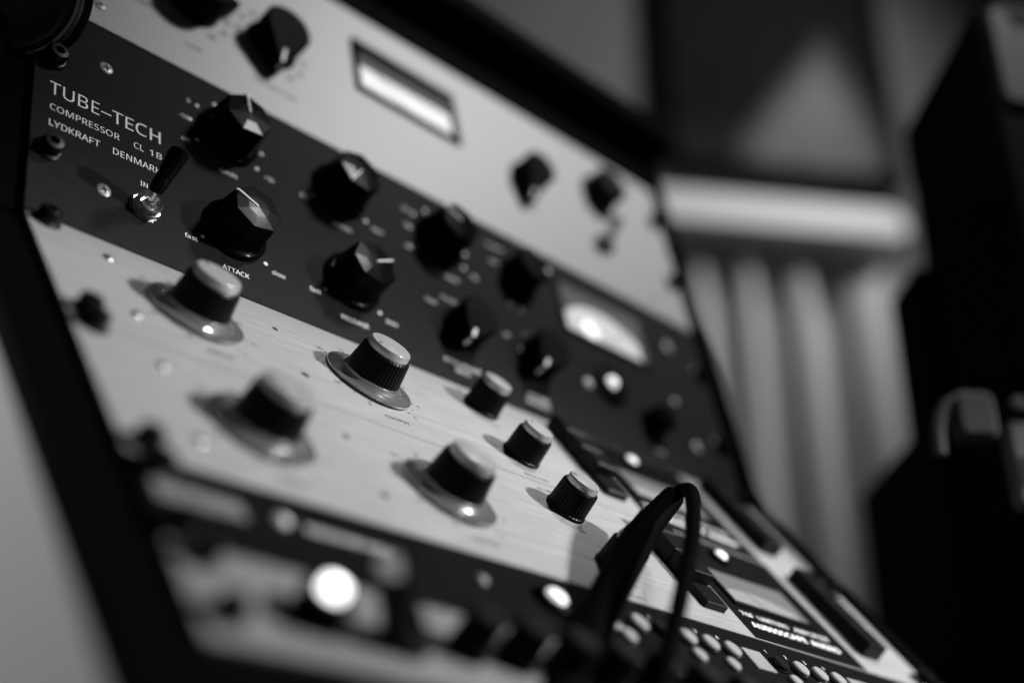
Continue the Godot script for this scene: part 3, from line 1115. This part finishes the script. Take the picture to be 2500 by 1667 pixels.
# ------------------------------------------------------------------ black button unit
func patch_unit() -> void:
	var H := 44.45
	var u := thing("button_unit", "black one-unit panel of small round grey buttons under the limiters", "audio unit", lower * Transform3D(Basis.IDENTITY, Vector3(0, -177.8 - 44.45, 0) * MM))
	faceplate(u, 482.6, H, M.black_enamel)
	for s in [[8.8, 6.4], [8.8, H - 7.4], [474.2, 6.2], [474.2, H - 6.0]]:
		rack_screw(u, s[0], s[1])
	part("paper_label", slab(rect(5, 21.0, 37, 31.0), 0.01, 0.12), M.label_tape, u)
	part("indicator", lathe([Vector2(3.0, 0), Vector2(2.8, 1.2), Vector2(0, 2.2)], 20, 0.4), M.led_dim, u, Vector3(51.5, 27.0, 0))
	part("indicator", lathe([Vector2(2.6, 0), Vector2(2.4, 1.2), Vector2(0, 2.2)], 20, 0.4), M.button_grey, u, Vector3(138.0, 25.5, 0))
	var st := start()
	write(st, "AUDIOSCAPE AUDIO", 61, 98, 25.0, 29.0)
	part("lettering", st.commit(), M.white_print, u)
	for k in 8:
		st = start()
		word(st, str(k % 4 + 1), 238.6 - 15.2 * 1 + 15.2 * (k % 4 + 1) if k < 4 else 319.5 + 15.3 * (k - 4), H - 9.6, 2.4)
		part("number", st.commit(), M.white_print, u)
	# lit oval push button
	var b := part("lit_button", lathe([Vector2(8.6, 0), Vector2(8.6, 2.4), Vector2(7.6, 3.2), Vector2(4.8, 3.0)], 36), M.bakelite, u, Vector3(174.0, 24.0, 0))
	part("lens", lathe([Vector2(4.8, 0.4), Vector2(4.6, 3.4), Vector2(3.6, 4.4), Vector2(0, 4.8)], 30, 0.5), M.led_glow, b)
	# two rows of buttons
	for x in [223.4, 238.6, 254.0, 269.2, 284.3, 319.5, 335.0, 350.3, 365.6, 412.0, 427.2, 442.4]:
		var dark: bool = x in [238.6, 319.5]
		var o := part("round_button", lathe([Vector2(4.6, 0), Vector2(4.6, 2.2), Vector2(4.0, 2.9), Vector2(0, 3.1)], 30, 0.8), M.button_dark if dark else M.button_grey, u, Vector3(x, H - 19.4, 0))
		part("button_collar", lathe([Vector2(5.4, 0), Vector2(5.4, 0.7), Vector2(4.6, 0.9)], 30), M.black_enamel, o)
	for x in [211.0, 254.6, 277.0, 322.5, 344.0]:
		part("lower_button", lathe([Vector2(3.8, 0), Vector2(3.8, 1.6), Vector2(3.2, 2.2), Vector2(0, 2.3)], 26, 0.8), M.button_grey, u, Vector3(x - 2.0, H - 30.6, 0))
	# fluted silver strips between the button groups
	for x in [[297.0, 310.8], [380.0, 398.0], [196.0, 210.0]]:
		st = start()
		var n := 9
		for k in n:
			var y := H - 13.2 - k * 1.55
			box(st, x[0], y - 1.15, 0, x[1], y, 0.9, 0.25)
		part("fluted_strip", st.commit(), M.silver_flute, u)


func monitor_unit() -> void:
	var H := 44.45
	var u := thing("monitor_controller", "grey one-unit panel with a big glowing button and black knobs, lowest in the rack", "audio unit", lower * Transform3D(Basis.IDENTITY, Vector3(0, -266.7, 0) * MM))
	faceplate(u, 482.6, H, M.panel_grey)
	for s in [[10.5, 12.0], [10.5, H - 7.0], [474.2, 6.2], [474.2, H - 6.0]]:
		rack_screw(u, s[0], s[1])
	var gb := part("glowing_button", lathe([Vector2(8.6, 0), Vector2(8.6, 9.0), Vector2(7.4, 10.2), Vector2(4.0, 10.0)], 40), M.pointer_black, u, Vector3(42.5, 19.8, 0))
	part("button_lens", lathe([Vector2(4.0, 1.0), Vector2(4.0, 12.4), Vector2(3.6, 13.4), Vector2(2.0, 13.6)], 40, 0.8), M.button_glow, gb)
	part("button_lamp", lathe([Vector2(2.1, 13.5), Vector2(1.9, 13.9), Vector2(0, 14.1)], 28), M.button_core, gb)
	# thick toggle with a round grey end
	var tg := part("toggle_handle", tube([Vector3(0, 0, 0.0), Vector3(-0.005, -0.001, 0.006), Vector3(-0.015, -0.002, 0.016), Vector3(-0.024, -0.003, 0.0250)], [0.0080, 0.0068, 0.0060, 0.0062], 24), M.knob_black, u, Vector3(76.0, 18.0, 0))
	var d := Vector3(-0.35, -0.22, 0.9).normalized()
	part("toggle_end", tube([Vector3(-0.024, -0.003, 0.0250), Vector3(-0.024, -0.003, 0.0250) + d * 0.0012], [0.0043, 0.0040], 24), M.toggle_grey, tg)
	for c in [[102.0, 21.5, 0.74], [124.0, 22.5, 0.74], [146.0, 22.0, 0.78], [168.0, 22.0, 0.74], [190.0, 22.0, 0.74], [214.0, 22.0, 0.8], [238.0, 22.0, 0.74], [262.0, 22.0, 0.74], [286.0, 22.0, 0.74], [318.0, 22.0, 0.8], [352.0, 22.0, 0.8], [388.0, 22.0, 0.8], [424.0, 22.0, 0.8]]:
		var k: float = c[2]
		var o := part("black_knob", fluted([Vector2(9.6 * k, 0.4), Vector2(9.2 * k, 14.0), Vector2(8.6 * k, 15.0), Vector2(6.4 * k, 15.0)], 28, 0.4), M.knob_black, u, Vector3(c[0], c[1], 0))
		part("knob_top", lathe([Vector2(6.6 * k, 14.8), Vector2(6.4 * k, 15.6), Vector2(0, 15.8)], 32), M.knob_rubber, o)
	var st := start()
	for i in 6:
		st = start()
		word(st, ["DIM", "MONO", "MUTE", "A", "B", "C"][i], [77, 102, 124, 146, 168, 190][i], 39.0, 2.3, 0.7)
		part("caption", st.commit(), M.black_print, u)


# ------------------------------------------------------------------ loose things
func headphones() -> void:
	# one closed cup hangs over the top left corner of the rack, outer face to the camera
	var c := Vector3(-0.0217, 1.2124, -0.0136)
	var to_eye := Vector3(-0.24728, -0.62710, 0.73864).normalized()
	var x := Vector3.UP.cross(to_eye).normalized()
	var y := to_eye.cross(x)
	var h := thing("headphones", "black closed headphone cup hanging at the top left rack corner", "headphones", Transform3D(Basis(x, y, to_eye), c))
	part("cup_shell", lathe([Vector2(33.5, -12), Vector2(34.0, -4), Vector2(32.2, -1.0), Vector2(30.8, 0.6), Vector2(29.4, -0.4), Vector2(28.6, -0.6), Vector2(27.6, 1.0), Vector2(26.0, 1.5), Vector2(24.4, 0.6), Vector2(23.2, -0.8), Vector2(12.0, -0.3), Vector2(0, -0.2)], 96, 0.4), M.cup_shell, h)
	part("cup_ring", lathe([Vector2(31.6, -0.4), Vector2(31.2, 0.7), Vector2(30.2, 0.75), Vector2(29.9, -0.2)], 96, 0.3), M.cup_ring, h)
	part("ear_pad", lathe([Vector2(33.0, -26), Vector2(37.0, -24), Vector2(38.6, -18), Vector2(37.6, -12.6), Vector2(33.4, -11.2)], 72, 0.3), M.cup_leather, h)
	var p := []
	var rr := []
	for k in 15:
		var a := deg_to_rad(lerpf(-8, 96, k / 14.0))
		p.append(Vector3(-0.004 - 0.085 * (1 - cos(a)), 0.034 + 0.085 * sin(a), -0.014 - 0.004 * k))
		rr.append(0.0075)
	part("headband", tube(p, rr, 16), M.cup_leather, h)
	part("yoke", slab(rect(-20, 28, 20, 46, 6), -16, -10, 1.0), M.cup_shell, h)


func cable() -> void:
	var w := thing("audio_cable", "thick black cable with plug barrel arching in front of the lower limiter", "cable")
	var pts := smooth_path([Vector3(0.1287, 0.8930, 0.1677), Vector3(0.1696, 0.9249, 0.1442), Vector3(0.2109, 0.9624, 0.1251), Vector3(0.2469, 0.9945, 0.1095)], 8)
	var rr := []
	for i in pts.size():
		rr.append(0.0078 if i < pts.size() - 1 else 0.0072)
	part("plug_barrel", tube(pts, rr, 28), M.cable_rubber, w)
	pts = smooth_path([Vector3(0.2461, 0.9935, 0.1096), Vector3(0.2641, 1.0088, 0.1052), Vector3(0.2802, 1.0224, 0.1024)], 12)
	rr = []
	for i in pts.size():
		rr.append(lerpf(0.0066, 0.0050, float(i) / (pts.size() - 1)) + (0.0005 if i % 3 == 0 else 0.0))
	part("strain_relief", tube(pts, rr, 24), M.cable_rubber, w)
	pts = smooth_path([Vector3(0.2793, 1.0217, 0.1026), Vector3(0.2803, 1.0245, 0.1088), Vector3(0.2671, 1.0151, 0.1237), Vector3(0.2410, 0.9900, 0.1431), Vector3(0.2209, 0.9687, 0.1553), Vector3(0.2052, 0.9507, 0.1632), Vector3(0.1919, 0.9332, 0.1690), Vector3(0.1808, 0.9150, 0.1718), Vector3(0.1691, 0.8911, 0.1747)], 8)
	rr = []
	for i in pts.size():
		rr.append(0.0033)
	part("cord", tube(pts, rr, 20), M.cable_rubber, w)


func speakers() -> void:
	# tall monitor speaker right of the rack: local x right along its face, z toward the room
	var ax := Vector3(0.75861, 0, 0.65154)
	var back := Vector3(0.65154, 0, -0.75861)
	var f := Vector3(0.57291, 1.450365, 0.169725)
	var s := thing("monitor_speaker", "tall black studio monitor with grey tweeter plate at the right edge", "speaker", Transform3D(Basis(ax, Vector3.UP, -back), f))
	var st := start()
	box(st, 0, -620, -150, 260, 0, 0, 4.0)
	part("cabinet", st.commit(), M.speaker_black, s)
	var pl := part("tweeter_plate", slab(rect(7, -86, 200, -2, 9), 0.2, 5, 1.2), M.speaker_plate, s)
	var pts := PackedVector2Array([Vector2(17, -6), Vector2(24, -21), Vector2(28, -24), Vector2(31, -17), Vector2(35, -23), Vector2(39, -25), Vector2(44, -14), Vector2(60, -14), Vector2(60, -6)])
	part("dark_inlay", slab(pts, 5.05, 5.5), M.speaker_dark, pl)
	part("tweeter_dome", lathe([Vector2(34, 5.0), Vector2(30, 3.2), Vector2(15, 2.5), Vector2(13, 5.0), Vector2(0, 9.0)], 36, 0.5), M.speaker_dark, pl, Vector3(72, -52, 0.1))
	part("woofer", lathe([Vector2(88, 0.2), Vector2(86, 4), Vector2(78, 5), Vector2(72, 1), Vector2(30, -14), Vector2(0, -6)], 48, 0.6), M.speaker_dark, s, Vector3(130, -210, 0.2))
	# the lower black cabinet beside it
	var g := Vector3(0.76894, 1.23729, -0.02531) - back * 0.30
	var c := thing("black_cabinet", "low black equipment cabinet between the rack and the tall speaker", "cabinet", Transform3D(Basis(ax, Vector3.UP, -back), g))
	st = start()
	box(st, 0, -1230, -445, 420, 0, 0, 4.0)
	part("carcass", st.commit(), M.speaker_black, c)
	part("door_panel", slab(rect(8, -1180, 412, -260), 0.5, 16, 2.0), M.speaker_black, c)
	part("top_edge", slab(rect(2, -14, 418, -2), 0.4, 3, 0.8), M.speaker_black, c)
	# a second dark enclosure standing behind, its edge upright behind the first
	var d := thing("stand_panel", "upright black panel behind the tall speaker", "panel", Transform3D(Basis(ax, Vector3.UP, -back), f + back * 0.16 + ax * -0.004))
	st = start()
	box(st, 0, -620, -60, 260, -120, 0, 3.0)
	part("board", st.commit(), M.speaker_black, d)
	# small grey box with a round hole, and a clamp over it
	var bx := thing("grey_box", "small pale grey box with one dark round knob at the right edge", "box", Transform3D(Basis(ax, Vector3.UP, -back), f + Vector3(0, -0.378, 0) - ax * 0.036))
	part("shell", slab(rect(0, 0, 90, 53, 3), -3, 9, 2.0), M.box_plate, bx)
	part("round_knob", lathe([Vector2(9, 12), Vector2(9, 15), Vector2(7, 19), Vector2(0, 19.5)], 28), M.speaker_dark, bx, Vector3(22, 27, 0))
	var cl := thing("cable_clamp", "grey clamp with a curved arm, above the small grey box", "clamp", Transform3D(Basis(ax, Vector3.UP, -back), f + Vector3(0, -0.342, 0) - ax * 0.070))
	part("jaw", slab(rect(2, 4, 27, 34, 6), 0, 14, 3.0), M.clamp_grey, cl)
	part("curved_arm", tube(smooth_path([Vector3(-0.010, -0.006, 0.008), Vector3(-0.008, 0.012, 0.008), Vector3(0.000, 0.026, 0.008), Vector3(0.012, 0.032, 0.008)], 6), [0.004, 0.004, 0.004, 0.004, 0.004, 0.004, 0.004, 0.004, 0.004, 0.004, 0.004, 0.004, 0.004, 0.004, 0.004, 0.004, 0.004, 0.004, 0.004], 14), M.clamp_grey, cl)
	part("thumb_screw", lathe([Vector2(5, 0), Vector2(5, 8), Vector2(4, 9), Vector2(0, 9.2)], 20), M.clamp_grey, cl, Vector3(42, 27, 4))
